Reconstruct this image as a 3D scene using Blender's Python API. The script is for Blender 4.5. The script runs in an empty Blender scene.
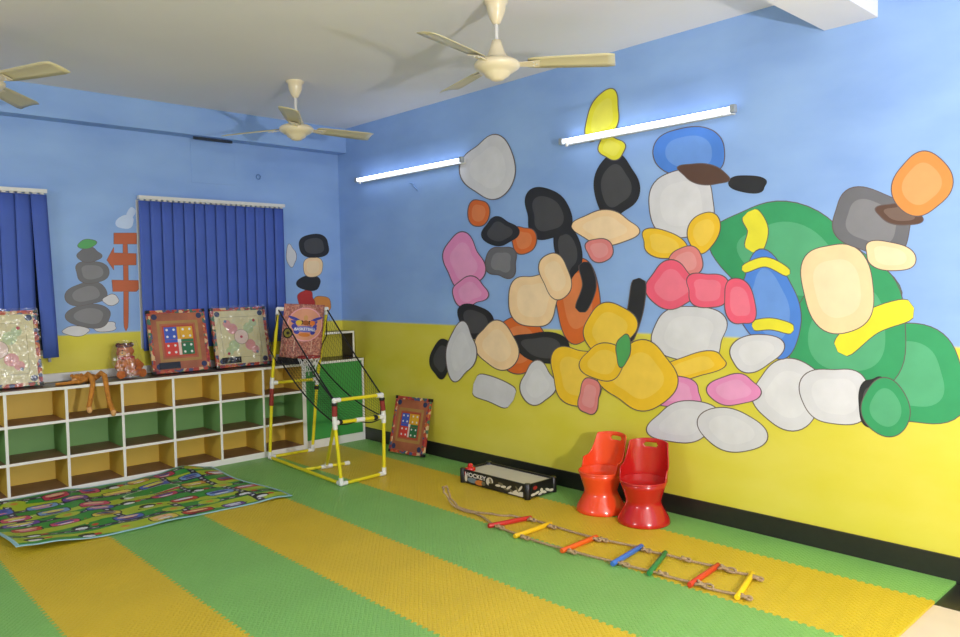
import bpy, math, random
import numpy as np
from mathutils import Vector, Matrix
random.seed(7)
PI = math.pi
SC = bpy.context.scene
COL = SC.collection

# ------------------------------------------------------------------ camera
CAM = np.array([-3.8893, -6.0561, 1.3927]); YAW, PITCH, ROLL, FPX = 0.7504, -0.0473, -0.0177, 760.8139
def cam_axes():
    f = np.array([math.sin(YAW)*math.cos(PITCH), math.cos(YAW)*math.cos(PITCH), math.sin(PITCH)])
    r = np.cross(f, [0, 0, 1]); r /= np.linalg.norm(r); u = np.cross(r, f)
    c, s = math.cos(ROLL), math.sin(ROLL)
    return c*r+s*u, -s*r+c*u, f
RT, UP, FW = cam_axes()
def at(px, py, axis, val):
    """point of the photograph measured on a real plane of the room"""
    d = RT*(px-480)/FPX - UP*(py-318.5)/FPX + FW
    t = (val-CAM[axis])/d[axis]
    return CAM + t*d
cam = bpy.data.cameras.new('camera'); co = bpy.data.objects.new('camera', cam); COL.objects.link(co)
cam.sensor_width = 36; cam.lens = FPX*36/960; cam.clip_start = .05
co.matrix_world = Matrix(((RT[0], UP[0], -FW[0], CAM[0]), (RT[1], UP[1], -FW[1], CAM[1]), (RT[2], UP[2], -FW[2], CAM[2]), (0, 0, 0, 1)))
SC.camera = co

# ------------------------------------------------------------------ materials
def lin(c):
    return tuple(((v/255)/12.92 if v/255 <= .04045 else ((v/255+.055)/1.055)**2.4) for v in c)
MATS = {}
def mat(name, rgb, rough=.5, metal=0, noise=0, nscale=8, bump=0, bscale=60, emit=0, spec=.5, trans=0, coat=0, alpha=1):
    if name in MATS: return MATS[name]
    m = bpy.data.materials.new(name); m.use_nodes = True
    nt = m.node_tree; b = nt.nodes['Principled BSDF']; L = nt.links
    c = lin(rgb) + (1,)
    b.inputs['Base Color'].default_value = c
    b.inputs['Roughness'].default_value = rough; b.inputs['Metallic'].default_value = metal
    b.inputs['Specular IOR Level'].default_value = spec
    b.inputs['Coat Weight'].default_value = coat
    b.inputs['Transmission Weight'].default_value = trans
    b.inputs['Alpha'].default_value = alpha
    tc = nt.nodes.new('ShaderNodeTexCoord')
    if noise:
        n = nt.nodes.new('ShaderNodeTexNoise'); n.inputs['Scale'].default_value = nscale; n.inputs['Detail'].default_value = 4
        L.new(tc.outputs['Object'], n.inputs['Vector'])
        r = nt.nodes.new('ShaderNodeValToRGB')
        r.color_ramp.elements[0].position = .3; r.color_ramp.elements[1].position = .7
        r.color_ramp.elements[0].color = tuple(v*(1-noise) for v in c[:3])+(1,)
        r.color_ramp.elements[1].color = tuple(min(1, v*(1+noise)) for v in c[:3])+(1,)
        L.new(n.outputs['Fac'], r.inputs['Fac']); L.new(r.outputs['Color'], b.inputs['Base Color'])
    if bump:
        n = nt.nodes.new('ShaderNodeTexNoise'); n.inputs['Scale'].default_value = bscale
        L.new(tc.outputs['Object'], n.inputs['Vector'])
        bp = nt.nodes.new('ShaderNodeBump'); bp.inputs['Strength'].default_value = bump; bp.inputs['Distance'].default_value = .01
        L.new(n.outputs['Fac'], bp.inputs['Height']); L.new(bp.outputs['Normal'], b.inputs['Normal'])
    if emit:
        b.inputs['Emission Color'].default_value = c; b.inputs['Emission Strength'].default_value = emit
    MATS[name] = m
    return m

def foam(name, rgb):
    m = mat(name, rgb, rough=.42, noise=.05, nscale=3)
    nt = m.node_tree; L = nt.links; b = nt.nodes['Principled BSDF']
    g = nt.nodes.new('ShaderNodeNewGeometry')
    hs = []
    for ang, sc, sq in ((.5, 1, 1), (-.9, 1, 1)):
        mp = nt.nodes.new('ShaderNodeMapping'); mp.inputs['Rotation'].default_value = (0, 0, ang)
        L.new(g.outputs['Position'], mp.inputs['Vector'])
        br = nt.nodes.new('ShaderNodeTexBrick')
        br.inputs['Scale'].default_value = 1
        br.inputs['Brick Width'].default_value = .044; br.inputs['Row Height'].default_value = .019
        br.inputs['Mortar Size'].default_value = .0045; br.inputs['Mortar Smooth'].default_value = .6
        L.new(mp.outputs['Vector'], br.inputs['Vector']); hs.append(br.outputs['Fac'])
    ad = nt.nodes.new('ShaderNodeMath'); ad.operation = 'MAXIMUM'
    L.new(hs[0], ad.inputs[0]); L.new(hs[1], ad.inputs[1])
    bp = nt.nodes.new('ShaderNodeBump'); bp.inputs['Strength'].default_value = .9; bp.inputs['Distance'].default_value = .0055; bp.invert = True
    L.new(ad.outputs[0], bp.inputs['Height']); L.new(bp.outputs['Normal'], b.inputs['Normal'])
    return m

def wall_paint():
    m = bpy.data.materials.new('wall_paint'); m.use_nodes = True
    nt = m.node_tree; b = nt.nodes['Principled BSDF']; L = nt.links
    b.inputs['Roughness'].default_value = .55; b.inputs['Specular IOR Level'].default_value = .3
    g = nt.nodes.new('ShaderNodeNewGeometry'); sep = nt.nodes.new('ShaderNodeSeparateXYZ'); L.new(g.outputs['Position'], sep.inputs[0])
    n = nt.nodes.new('ShaderNodeTexNoise'); n.inputs['Scale'].default_value = 1.6; n.inputs['Detail'].default_value = 5
    mp = nt.nodes.new('ShaderNodeMapping'); mp.inputs['Scale'].default_value = (1, 1, 2.2)
    L.new(g.outputs['Position'], mp.inputs['Vector']); L.new(mp.outputs['Vector'], n.inputs['Vector'])
    def ramp(c0, c1):
        r = nt.nodes.new('ShaderNodeValToRGB'); r.color_ramp.elements[0].position = .32; r.color_ramp.elements[1].position = .68
        r.color_ramp.elements[0].color = lin(c0)+(1,); r.color_ramp.elements[1].color = lin(c1)+(1,)
        L.new(n.outputs['Fac'], r.inputs['Fac']); return r
    blue = ramp((132, 166, 222), (148, 182, 232)); yel = ramp((212, 201, 60), (220, 209, 86))
    mr = nt.nodes.new('ShaderNodeMapRange'); mr.inputs['From Min'].default_value = 1.058; mr.inputs['From Max'].default_value = 1.072
    L.new(sep.outputs['Z'], mr.inputs['Value'])
    mx = nt.nodes.new('ShaderNodeMix'); mx.data_type = 'RGBA'
    L.new(mr.outputs[0], mx.inputs[0]); L.new(yel.outputs['Color'], mx.inputs[6]); L.new(blue.outputs['Color'], mx.inputs[7])
    L.new(mx.outputs[2], b.inputs['Base Color'])
    return m
def attr_mat(name, rough=.5, bump=0):
    m = bpy.data.materials.new(name); m.use_nodes = True
    nt = m.node_tree; b = nt.nodes['Principled BSDF']; b.inputs['Roughness'].default_value = rough
    a = nt.nodes.new('ShaderNodeVertexColor'); a.layer_name = 'print'
    nt.links.new(a.outputs['Color'], b.inputs['Base Color'])
    return m
def speckle(name, cols, scale, rough=.5):
    """printed multi-coloured pattern: voronoi cells through a stepped ramp"""
    m = bpy.data.materials.new(name); m.use_nodes = True
    nt = m.node_tree; b = nt.nodes['Principled BSDF']; b.inputs['Roughness'].default_value = rough; L = nt.links
    tc = nt.nodes.new('ShaderNodeTexCoord'); v = nt.nodes.new('ShaderNodeTexVoronoi'); v.inputs['Scale'].default_value = scale
    L.new(tc.outputs['Object'], v.inputs['Vector'])
    sp = nt.nodes.new('ShaderNodeSeparateColor'); L.new(v.outputs['Color'], sp.inputs[0])
    r = nt.nodes.new('ShaderNodeValToRGB'); r.color_ramp.interpolation = 'CONSTANT'
    e = r.color_ramp.elements
    e[0].color = lin(cols[0])+(1,); e[0].position = 0
    e[1].color = lin(cols[1])+(1,); e[1].position = 1/len(cols)
    for i in range(2, len(cols)):
        x = e.new(i/len(cols)); x.color = lin(cols[i])+(1,)
    L.new(sp.outputs[0], r.inputs['Fac']); L.new(r.outputs['Color'], b.inputs['Base Color'])
    return m

WALL = wall_paint()
CEIL = mat('ceiling_paint', (226, 226, 232), .8, noise=.02, nscale=1.5)
BLACKT = mat('black_granite', (34, 33, 30), .35, noise=.15, nscale=30)
WHITE = mat('white_edge', (232, 230, 226), .45)
YLAM = mat('yellow_laminate', (226, 190, 78), .5, noise=.02)
GLAM = mat('green_laminate', (120, 168, 98), .5, noise=.02)
BROWN = mat('brown_laminate', (138, 100, 74), .5, noise=.08, nscale=12)
TOPB = mat('dark_brown_laminate', (70, 54, 46), .3, noise=.1, nscale=10)
DOORG = mat('green_door_laminate', (64, 150, 74), .4, noise=.03)
BLUEF = mat('blue_blind_fabric', (72, 98, 184), .8, noise=.04, nscale=5, bump=.1, bscale=300)
METW = mat('white_metal', (214, 214, 212), .4)
CREAM = mat('cream_enamel', (226, 214, 184), .28, spec=.6)
BLADE = mat('cream_blade', (206, 198, 160), .35)
YPIPE = mat('yellow_pipe', (226, 210, 34), .35)
WPIPE = mat('white_joint', (228, 228, 226), .35)
BLK = mat('black_cord', (14, 14, 16), .6)
REDF = mat('dark_red_foam', (134, 40, 34), .7)
ROPE = mat('tan_rope', (172, 144, 108), .9, noise=.2, nscale=90, bump=.5, bscale=300)

# ------------------------------------------------------------------ mesh builder
class MB:
    def __init__(s): s.v = []; s.f = []; s.mi = []; s.mats = []; s.sm = []; s.cols = None
    def m(s, material):
        if material not in s.mats: s.mats.append(material)
        return s.mats.index(material)
    def add(s, vs, fs, material, smooth=False):
        o = len(s.v); i = s.m(material)
        s.v += [tuple(map(float, p)) for p in vs]
        for f in fs: s.f.append([o+k for k in f]); s.mi.append(i); s.sm.append(smooth)
        return s
    def box(s, a, b, material, fm=None):
        """fm: optional dict face -> material; faces -x +x -y +y -z +z"""
        x0, y0, z0 = [min(p, q) for p, q in zip(a, b)]; x1, y1, z1 = [max(p, q) for p, q in zip(a, b)]
        vs = [(x0,y0,z0),(x1,y0,z0),(x1,y1,z0),(x0,y1,z0),(x0,y0,z1),(x1,y0,z1),(x1,y1,z1),(x0,y1,z1)]
        F = {'-x':[0,4,7,3],'+x':[1,2,6,5],'-y':[0,1,5,4],'+y':[3,7,6,2],'-z':[0,3,2,1],'+z':[4,5,6,7]}
        o = len(s.v); s.v += vs
        for k, f in F.items():
            s.f.append([o+i for i in f]); s.mi.append(s.m((fm or {}).get(k, material))); s.sm.append(False)
        return s
    def tube(s, pts, r, material, n=8, cap=True):
        P = [Vector(p) for p in pts]; k = len(P)
        R = r if isinstance(r, (list, tuple)) else [r]*k
        ref = None; vs = []
        for i in range(k):
            t = (P[min(i+1, k-1)]-P[max(i-1, 0)]).normalized()
            if ref is None:
                ref = Vector((0, 0, 1)) if abs(t.z) < .9 else Vector((1, 0, 0))
            a = (ref - t*ref.dot(t)).normalized(); b = t.cross(a); ref = a
            for j in range(n):
                w = 2*PI*j/n; vs.append(P[i]+(a*math.cos(w)+b*math.sin(w))*R[i])
        fs = [[i*n+j, i*n+(j+1) % n, (i+1)*n+(j+1) % n, (i+1)*n+j] for i in range(k-1) for j in range(n)]
        s.add(vs, fs, material, True)
        if cap: s.add(vs[:n], [list(range(n))[::-1]], material); s.add(vs[-n:], [list(range(n))], material)
        return s
    def lathe(s, c, prof, material, n=32, smooth=True, cap=True):
        vs = [(c[0]+r*math.cos(2*PI*j/n), c[1]+r*math.sin(2*PI*j/n), c[2]+z) for r, z in prof for j in range(n)]
        k = len(prof)
        fs = [[i*n+j, i*n+(j+1) % n, (i+1)*n+(j+1) % n, (i+1)*n+j] for i in range(k-1) for j in range(n)]
        s.add(vs, fs, material, smooth)
        if cap: s.add(vs[:n], [list(range(n))[::-1]], material); s.add(vs[-n:], [list(range(n))], material)
        return s
    def ell(s, c, r, material, nu=20, nv=12, rot=None, bumpf=None):
        vs = []
        for i in range(nv+1):
            th = PI*i/nv
            for j in range(nu):
                ph = 2*PI*j/nu
                d = Vector((math.sin(th)*math.cos(ph), math.sin(th)*math.sin(ph), math.cos(th)))
                k = 1 if bumpf is None else bumpf(d)
                q = Vector((d.x*r[0]*k, d.y*r[1]*k, d.z*r[2]*k))
                if rot is not None: q = rot @ q
                vs.append(Vector(c)+q)
        fs = [[i*nu+j, (i+1)*nu+j, (i+1)*nu+(j+1) % nu, i*nu+(j+1) % nu] for i in range(nv) for j in range(nu)]
        return s.add(vs, fs, material, True)
    def prism(s, poly, off, material, side=None):
        """poly: 3D loop, off: extrusion vector"""
        n = len(poly); off = Vector(off); P = [Vector(p) for p in poly]
        s.add(P, [list(range(n))], material); Q = [p+off for p in P]
        s.add(Q, [list(range(n))[::-1]], material)
        s.add(P+Q, [[i, n+i, n+(i+1) % n, (i+1) % n] for i in range(n)], side or material)
        return s
    def build(s, name, parent=None, origin=None, bevel=0, solid=0, fixn=True):
        me = bpy.data.meshes.new(name)
        if parent is not None: og = parent.get('_o', (0, 0, 0)); og = tuple(og)
        elif origin is not None: og = origin
        else: og = (0, 0, 0)
        me.from_pydata([(x-og[0], y-og[1], z-og[2]) for x, y, z in s.v], [], s.f)
        for m in s.mats: me.materials.append(m)
        me.polygons.foreach_set('material_index', s.mi); me.polygons.foreach_set('use_smooth', s.sm)
        if fixn:
            import bmesh
            bm = bmesh.new(); bm.from_mesh(me); bmesh.ops.recalc_face_normals(bm, faces=bm.faces); bm.to_mesh(me); bm.free()
        me.update()
        o = bpy.data.objects.new(name, me); COL.objects.link(o)
        if parent is not None:
            o.parent = parent; o['_o'] = og
        else: o.location = og; o['_o'] = og
        if bevel:
            b = o.modifiers.new('bevel', 'BEVEL'); b.width = bevel; b.segments = 2; b.limit_method = 'ANGLE'
        if solid:
            b = o.modifiers.new('solid', 'SOLIDIFY'); b.thickness = solid
        return o
def tag(o, label=None, cat=None, group=None, kind=None):
    if label: o['label'] = label
    if cat: o['category'] = cat
    if group: o['group'] = group
    if kind: o['kind'] = kind
    return o
def thing(name, label, cat, loc, group=None, rot=None, local=False):
    o = bpy.data.objects.new(name, None); COL.objects.link(o); o.location = loc; o.empty_display_size = .05
    o['_o'] = (0., 0., 0.) if local else tuple(map(float, loc))
    if rot: o.rotation_euler = rot
    return tag(o, label, cat, group)
def struct(name, mb, **k): return tag(mb.build(name, **k), kind='structure')
def text_mesh(mb, body, size, place, material, warp=None):
    """place(u, v) -> 3D point; text centred on 0"""
    cu = bpy.data.curves.new('letters', 'FONT'); cu.body = body; cu.size = size; cu.align_x = 'CENTER'; cu.align_y = 'CENTER'; cu.offset = size*.02
    ob = bpy.data.objects.new('letters', cu); COL.objects.link(ob)
    bpy.context.view_layer.update()
    me = bpy.data.meshes.new_from_object(ob.evaluated_get(bpy.context.evaluated_depsgraph_get()))
    mb.add([place(v.co.x, v.co.y) for v in me.vertices], [list(p.vertices) for p in me.polygons], material)
    bpy.data.objects.remove(ob); bpy.data.curves.remove(cu); bpy.data.meshes.remove(me)

# ------------------------------------------------------------------ room shell
H = 2.806; ZF = -.014; XL = -7.6; YF = -11.0
FLT = mat('beige_floor_tile', (214, 196, 174), .35, noise=.06, nscale=4)
struct('floor', MB().box((XL-.1, YF-.1, ZF-.1), (.1, .1, ZF), FLT))
struct('ceiling', MB().box((XL-.1, YF-.1, H), (.1, .1, H+.1), CEIL))
struct('wall_right', MB().box((0, YF, ZF), (.1, .1, H), WALL))
struct('wall_left', MB().box((XL-.1, YF, ZF), (XL, .1, H), WALL))
struct('wall_front', MB().box((XL-.1, YF-.1, ZF), (.1, YF, H), WALL))
# back wall, with openings for the two windows
W2 = (-1.815, -.585, .93, 2.07); W1 = (-3.85, -2.44, .93, 2.07)
b = MB()
for x0, x1, z0, z1 in ((XL, W1[0], ZF, H), (W1[0], W1[1], ZF, W1[2]), (W1[0], W1[1], W1[3], H), (W1[1], W2[0], ZF, H),
                       (W2[0], W2[1], ZF, W2[2]), (W2[0], W2[1], W2[3], H), (W2[1], 0, ZF, H)):
    b.box((x0, 0, z0), (x1, .1, z1), WALL)
struct('wall_back', b)
struct('trim_1', MB().box((XL, -.1376, 2.589), (-.0005, -.0005, H), WALL))           # beam along the back wall
struct('trim_2', MB().box((XL, -4.68, 2.612), (-.001, -4.43, H-.0005), CEIL))             # beam across the ceiling
struct('trim_3', MB().box((-1.375, -.004, 2.235), (-1.01, 0, 2.575), WALL), bevel=.002)   # filled opening in the back wall
struct('baseboard_right', MB().box((-.012, YF, ZF), (0, 0, .11), BLACKT), bevel=.002)
struct('baseboard_back', MB().box((XL, -.012, ZF), (-.012, 0, .11), BLACKT))
struct('trim_4', MB().box((-.32, YF, ZF), (-.012, -.37, ZF+.001), BLACKT))               # dark border in the floor
struct('trim_5', MB().box((-4.25, -.028, .738), (-.62, 0, .797), WHITE), bevel=.003)       # white ledge above the shelf unit
GLASS = mat('window_glass', (40, 48, 60), .08)
for i, w in ((1, W1), (2, W2)):
    b = MB(); x0, x1, z0, z1 = w; t = .035
    b.box((x0, -.004, z0), (x0+t, .06, z1), METW); b.box((x1-t, -.004, z0), (x1, .06, z1), METW)
    b.box((x0+t, -.004, z0), (x1-t, .06, z0+t), METW); b.box((x0+t, -.004, z1-t), (x1-t, .06, z1), METW)
    b.box(((x0+x1)/2-.02, .01, z0+t), ((x0+x1)/2+.02, .05, z1-t), METW)
    fr = struct('window_%d' % i, b)
    g = MB().box((x0+t, .025, z0+t), (x1-t, .031, z1-t), GLASS).build('pane', fr)

# ------------------------------------------------------------------ foam tiles
FG = foam('green_foam', (132, 192, 98)); FY = foam('yellow_foam', (222, 190, 42))
FGE = FG; FYE = FY
XS = [-.0125, -.312, -.915, -1.468, -2.012, -2.548, -3.083, -3.63, -4.18]
YS = [-.36, -.639, -1.186, -1.733, -2.28, -2.827, -3.374, -3.921, -4.468, -5.035]
PIT = .0365; AMP = .0075
def teeth(a, b, n=None):
    """(position, offset) along an edge between a and b, zero at both ends"""
    n = max(3, int(round(abs(b-a)/PIT))); st = (b-a)/n; out = []
    for i in range(n):
        s0 = a+i*st
        out += [(s0+.10*st, -AMP*.0 if i == 0 else -AMP), (s0+.40*st, -AMP), (s0+.48*st, AMP), (s0+.90*st, AMP if i < n-1 else 0)]
    return out
stripe = ['under the wall edge', 'running under the rope ladder', 'second from the large mural wall', 'third from the large mural wall',
          'fourth from the large mural wall', 'fifth from the large mural wall', 'sixth from the large mural wall', 'seventh from the large mural wall']
names = {0: 'narrow green foam floor tile in the strip against the black skirting', 1: 'yellow foam floor tile in the stripe the rope ladder lies along',
         2: 'green foam floor tile in the stripe just left of the rope ladder', 3: 'yellow foam floor tile in the middle yellow stripe, ending at the play mat corner',
         4: 'green foam floor tile in the stripe running out from under the play mat', 5: 'yellow foam floor tile in the leftmost yellow stripe, partly under the play mat',
         6: 'green foam floor tile at the left border of the photo', 7: 'yellow foam floor tile beyond the left border of the photo'}
for i in range(len(XS)-1):
    for j in range(len(YS)-1):
        x0, x1, y0, y1 = XS[i], XS[i+1], YS[j], YS[j+1]
        L = []
        L.append((x0, y0))
        if i > 0: L += [(x0+o, p) for p, o in teeth(y0, y1)]
        L.append((x0, y1))
        if j < len(YS)-2: L += [(p, y1+o) for p, o in teeth(x0, x1)]
        L.append((x1, y1))
        if i < len(XS)-2: L += [(x1+o, p) for p, o in teeth(y0, y1)][::-1]
        L.append((x1, y0))
        if j > 0: L += [(p, y0+o) for p, o in teeth(x0, x1)][::-1]
        m = FG if i % 2 == 0 else FY
        z0 = -.0125
        t = MB().prism([(x, y, z0) for x, y in L], (0, 0, .0125-.0008*((i+j) % 2)*.3), m)
        o = t.build('foam_tile', origin=((x0+x1)/2, (y0+y1)/2, z0))
        tag(o, names[i], 'foam tile', 'foam tiles of floor stripe: ' + stripe[i])

# ------------------------------------------------------------------ shelf unit
DS = -.355; S = .3623; NC = 9
ZR = [(.045, .243), (.261, .490), (.508, .716)]
XR = -.63
sh = thing('shelf_unit', 'long low open shelf unit with white edges and yellow and green pigeonholes along back wall', 'shelf', (XR-NC*S/2, -.18, ZF))
RM = [YLAM, GLAM, YLAM]
for k in range(NC+1):
    x = XR-k*S; b = MB()
    zs = [(ZF, .045)]+ZR+[]
    segs = [(ZF, .036, WHITE), (.036, .252, YLAM), (.252, .499, GLAM), (.499, .716, YLAM)]
    for z0, z1, m in segs:
        b.box((x-.009, DS, z0), (x+.009, -.03, z1), m, {'-y': WHITE})
    b.build('divider', sh)
for k in range(NC):
    xa, xb = XR-(k+1)*S+.009, XR-k*S-.009
    for (z0, z1), m, bt in zip(ZR, RM, (.027, .243, .490)):
        MB().box((xa, DS+.001, bt), (xb, -.03, z0), BROWN, {'-y': WHITE, '-z': m}).build('shelf_board', sh)
        MB().box((xa, -.036, z0), (xb, -.031, z1), m).build('back_panel', sh)
MB().box((XR-NC*S, DS+.002, ZF), (XR, DS+.02, .030), WHITE).build('plinth', sh)
MB().box((XR-NC*S-.012, DS-.004, .716), (XR+.008, -.0285, .736), TOPB, {'-y': WHITE, '-z': YLAM}).build('top_panel', sh)

cb = thing('cupboard', 'white-edged cupboard with a plain green door at right end of shelves', 'cupboard', (-.32, -.18, ZF))
b = MB(); xa, xb = XR+.009, -.014
b.box((xa, DS, ZF), (xa+.018, -.0285, .736), WHITE); b.box((xb-.02, DS, ZF), (xb, -.0285, .716), WHITE)
b.box((xa+.018, DS+.002, ZF), (xb-.02, DS+.02, .068), WHITE); b.box((xa+.018, DS+.02, .05), (xb-.02, -.0285, .068), WHITE)
b.box((xa+.018, -.036, .068), (xb-.02, -.03, .716), WHITE); b.build('carcass', cb)
MB().box((xa+.018, DS-.004, .716), (xb, -.0285, .736), TOPB, {'-y': WHITE}).build('top_panel', cb)
MB().box((xa+.02, DS+.003, .070), (xb-.022, DS+.019, .714), DOORG).build('door', cb, bevel=.002)

bx = thing('wall_shelf_box', 'small open box shelf standing on the green cupboard in the corner', 'shelf', (-.3, -.1, .736))
DK = mat('dark_interior_laminate', (44, 34, 28), .5)
xa, xb, ya = -.6, -.0135, -.215
MB().box((xa, ya, .738), (xa+.018, -.03, .957), DK, {'-y': WHITE}).build('side_panel', bx)
MB().box((xb-.018, ya, .738), (xb, -.03, .957), DK, {'-y': WHITE}).build('side_panel', bx)
MB().box((xa, ya, .957), (xb, -.03, .975), TOPB, {'-y': WHITE}).build('top_panel', bx)
MB().box((xa+.018, -.036, .738), (xb-.018, -.030, .957), mat('pale_yellow_laminate', (206, 196, 70), .5)).build('back_panel', bx)

# ------------------------------------------------------------------ vertical blinds
def blind(x0, x1, n, label, skew_last=False):
    t = thing('vertical_blind', label, 'blind', ((x0+x1)/2, -.05, .915))
    b = MB(); b.box((x0-.005, -.075, 2.072), (x1+.005, -.03, 2.098), METW)
    for k in range(n*2):
        xx = x0+(k+.5)*(x1-x0)/(n*2); b.box((xx-.012, -.060, 2.062), (xx+.012, -.044, 2.072), METW)
    b.build('rail', t)
    w = (x1-x0)/n
    for k in range(n):
        xc = x0+(k+.5)*w; hw = w*.56; nn = 5; vs = []; last = skew_last and k == n-1
        ang = .16+random.uniform(-.05, .05)
        for zi in range(7):
            fz = zi/6; z = .915+(2.060-.915)*fz
            for q in range(nn):
                u = (q/(nn-1)-.5)*2
                curve = .006*(1-u*u)
                px = xc + u*hw*math.cos(ang) + (.035*(1-fz) if last else 0); py = -.052 + u*hw*math.sin(ang) - curve
                if last: py -= .01
                vs.append((px, py, z))
        fs = [[i*nn+j, i*nn+j+1, (i+1)*nn+j+1, (i+1)*nn+j] for i in range(6) for j in range(nn-1)]
        v = MB().add(vs, fs, BLUEF, True).build('vane', t, solid=.0012, fixn=False)
    MB().box((x1-.03, -.058, .885), (x1-.012, -.05, .915), mat('grey_plastic', (140, 144, 150), .5)).build('cord_weight', t)
    return t
blind(-1.81, -.60, 14, 'blue vertical blind behind the two leaning boards, between the small wall paintings')
blind(-3.84, -2.44, 15, 'blue vertical blind cut off by the left border of the photo', True)

# ------------------------------------------------------------------ ceiling fans
def fan(x, y, zh, ang, R, label):
    t = thing('ceiling_fan', label, 'fan', (x, y, zh), 'cream three-bladed ceiling fans')
    MB().lathe((x, y, H), [(.062, -.001), (.060, -.012), (.05, -.02), (.046, -.05), (.034, -.085), (.02, -.11), (.014, -.115)], CREAM).build('canopy', t)
    MB().lathe((x, y, zh), [(.0095, .1), (.0095, H-zh-.1)], METW, 12).build('downrod', t)
    MB().lathe((x, y, zh), [(.012, .125), (.022, .122), (.034, .085), (.046, .05), (.052, .045), (.054, .030), (.085, .024), (.108, .012), (.118, 0),
                            (.115, -.014), (.098, -.028), (.075, -.040), (.068, -.045), (.060, -.058), (.040, -.068), (.036, -.074), (.018, -.080), (.004, -.081)], CREAM, 40).build('motor_housing', t)
    for k in range(3):
        a = ang+k*2*PI/3; u = Vector((math.cos(a), math.sin(a), 0)); w = Vector((-math.sin(a), math.cos(a), 0))
        pt = -.24
        ww = (w*math.cos(pt)+Vector((0, 0, 1))*math.sin(pt)); nn = u.cross(ww)
        c = Vector((x, y, zh+.004))
        prof = [(.155, .040), (.20, .052), (.36, .060), (R-.04, .066), (R, .058)]
        lo = [(.155, -.040), (.20, -.050), (.36, -.058), (R-.06, -.064), (R-.015, -.056)]
        vs = []
        for (r1, w1), (r0, w0) in zip(prof, lo):
            for f in (0, .25, .5, .75, 1):
                rr = r0+(r1-r0)*f; wi = w0+(w1-w0)*f
                vs.append(c+u*rr+ww*wi+nn*(.006*(1-(2*f-1)**2)))
        fs = [[i*5+j, i*5+j+1, (i+1)*5+j+1, (i+1)*5+j] for i in range(4) for j in range(4)]
        bl = MB().add(vs, fs, BLADE, True).build('blade', t, solid=.003, fixn=False)
        q = [c+u*.10-ww*.018, c+u*.10+ww*.018, c+u*.215+ww*.03, c+u*.215-ww*.03]
        br = MB().prism([p-nn*.004 for p in q], nn*-.004, CREAM)
        for rr, wi in ((.185, .015), (.185, -.015), (.2, 0)):
            br.ell(c+u*rr+ww*wi-nn*.009, (.005, .005, .003), METW, 8, 6)
        br.build('bracket', bl)
fan(-1.148, -3.275, 2.490, 5.47, .60, 'cream ceiling fan nearest the camera, beside the large painted wall')
fan(-1.165, -1.30, 2.480, -.08, .60, 'cream ceiling fan in front of the back wall beam, above the basketball stand')
fan(-3.02, -1.26, 2.505, 5.14, .60, 'cream ceiling fan mostly cut off by the left border of the photo')
# dark strip under the beam
a = at(193, 137.5, 1, -.139); c = at(232, 140, 1, -.139)
tag(MB().box((a[0], -.148, a[2]-.012), (c[0], -.1376, a[2]+.010), mat('dark_blue_strip', (26, 40, 62), .6)).build('dark_strip', origin=((a[0]+c[0])/2, -.142, a[2]), bevel=.001),
    'short dark narrow strip on the lower edge of the beam, left of the far fan', 'vent')
h = at(258, 177, 1, 0)
tag(MB().tube([(h[0]+.02*math.cos(k*PI/6), -.008, h[2]+.02*math.sin(k*PI/6)) for k in range(11)]+[(h[0]+.02, -.001, h[2])], .004, mat('painted_hook', (90, 130, 190), .5), 6).build('wall_hook', origin=(h[0], 0, h[2])),
    'small painted ring hook on the back wall above the second blind', 'hook')

# ------------------------------------------------------------------ tube lamps
TUBE = mat('lit_tube', (225, 236, 255), .4, emit=6)
def lamp(pa, pb, label):
    A = at(*pa, 0, -.055); B = at(*pb, 0, -.055)
    y0, y1 = A[1], B[1]; z = (A[2]+B[2])/2
    t = thing('tube_lamp', label, 'lamp', (0, (y0+y1)/2, z), 'fluorescent tube lamps on the painted wall')
    MB().box((-.040, y0-.03, z-.024), (-.0005, y1+.03, z+.010), METW).build('batten', t, bevel=.004)
    for yy, s in ((y0, -1), (y1, 1)):
        MB().box((-.072, yy, z-.022), (-.041, yy+s*.03, z+.02), mat('grey_cap', (150, 158, 166), .4)).build('lamp_holder', t, bevel=.003)
    MB().tube([(-.058, y0-.031, z), (-.058, y1+.031, z)], .0122, TUBE, 14).build('tube', t)
    MB().lathe((-.058, y0-.06, z-.038), [(.009, 0), (.011, .004), (.011, .022)], METW, 12).build('starter', t)
lamp((356, 179.5), (463, 160), 'lit fluorescent tube lamp nearer the room corner')
lamp((560, 139), (736, 111.5), 'lit fluorescent tube lamp above the middle of the large mural')
h = at(414, 186, 0, 0)
tag(MB().tube([(-.004, h[1]+.05, h[2]+.03), (-.006, h[1]+.01, h[2]+.02), (-.012, h[1]-.01, h[2]-.005), (-.008, h[1]-.04, h[2]-.03), (-.004, h[1]-.05, h[2]-.04)], .006, mat('painted_cable', (120, 158, 214), .5), 8).build('wall_cable', origin=(0, h[1], h[2])),
    'short blue-painted cable stub on the wall under the shorter-looking tube lamp', 'cable')

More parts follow.
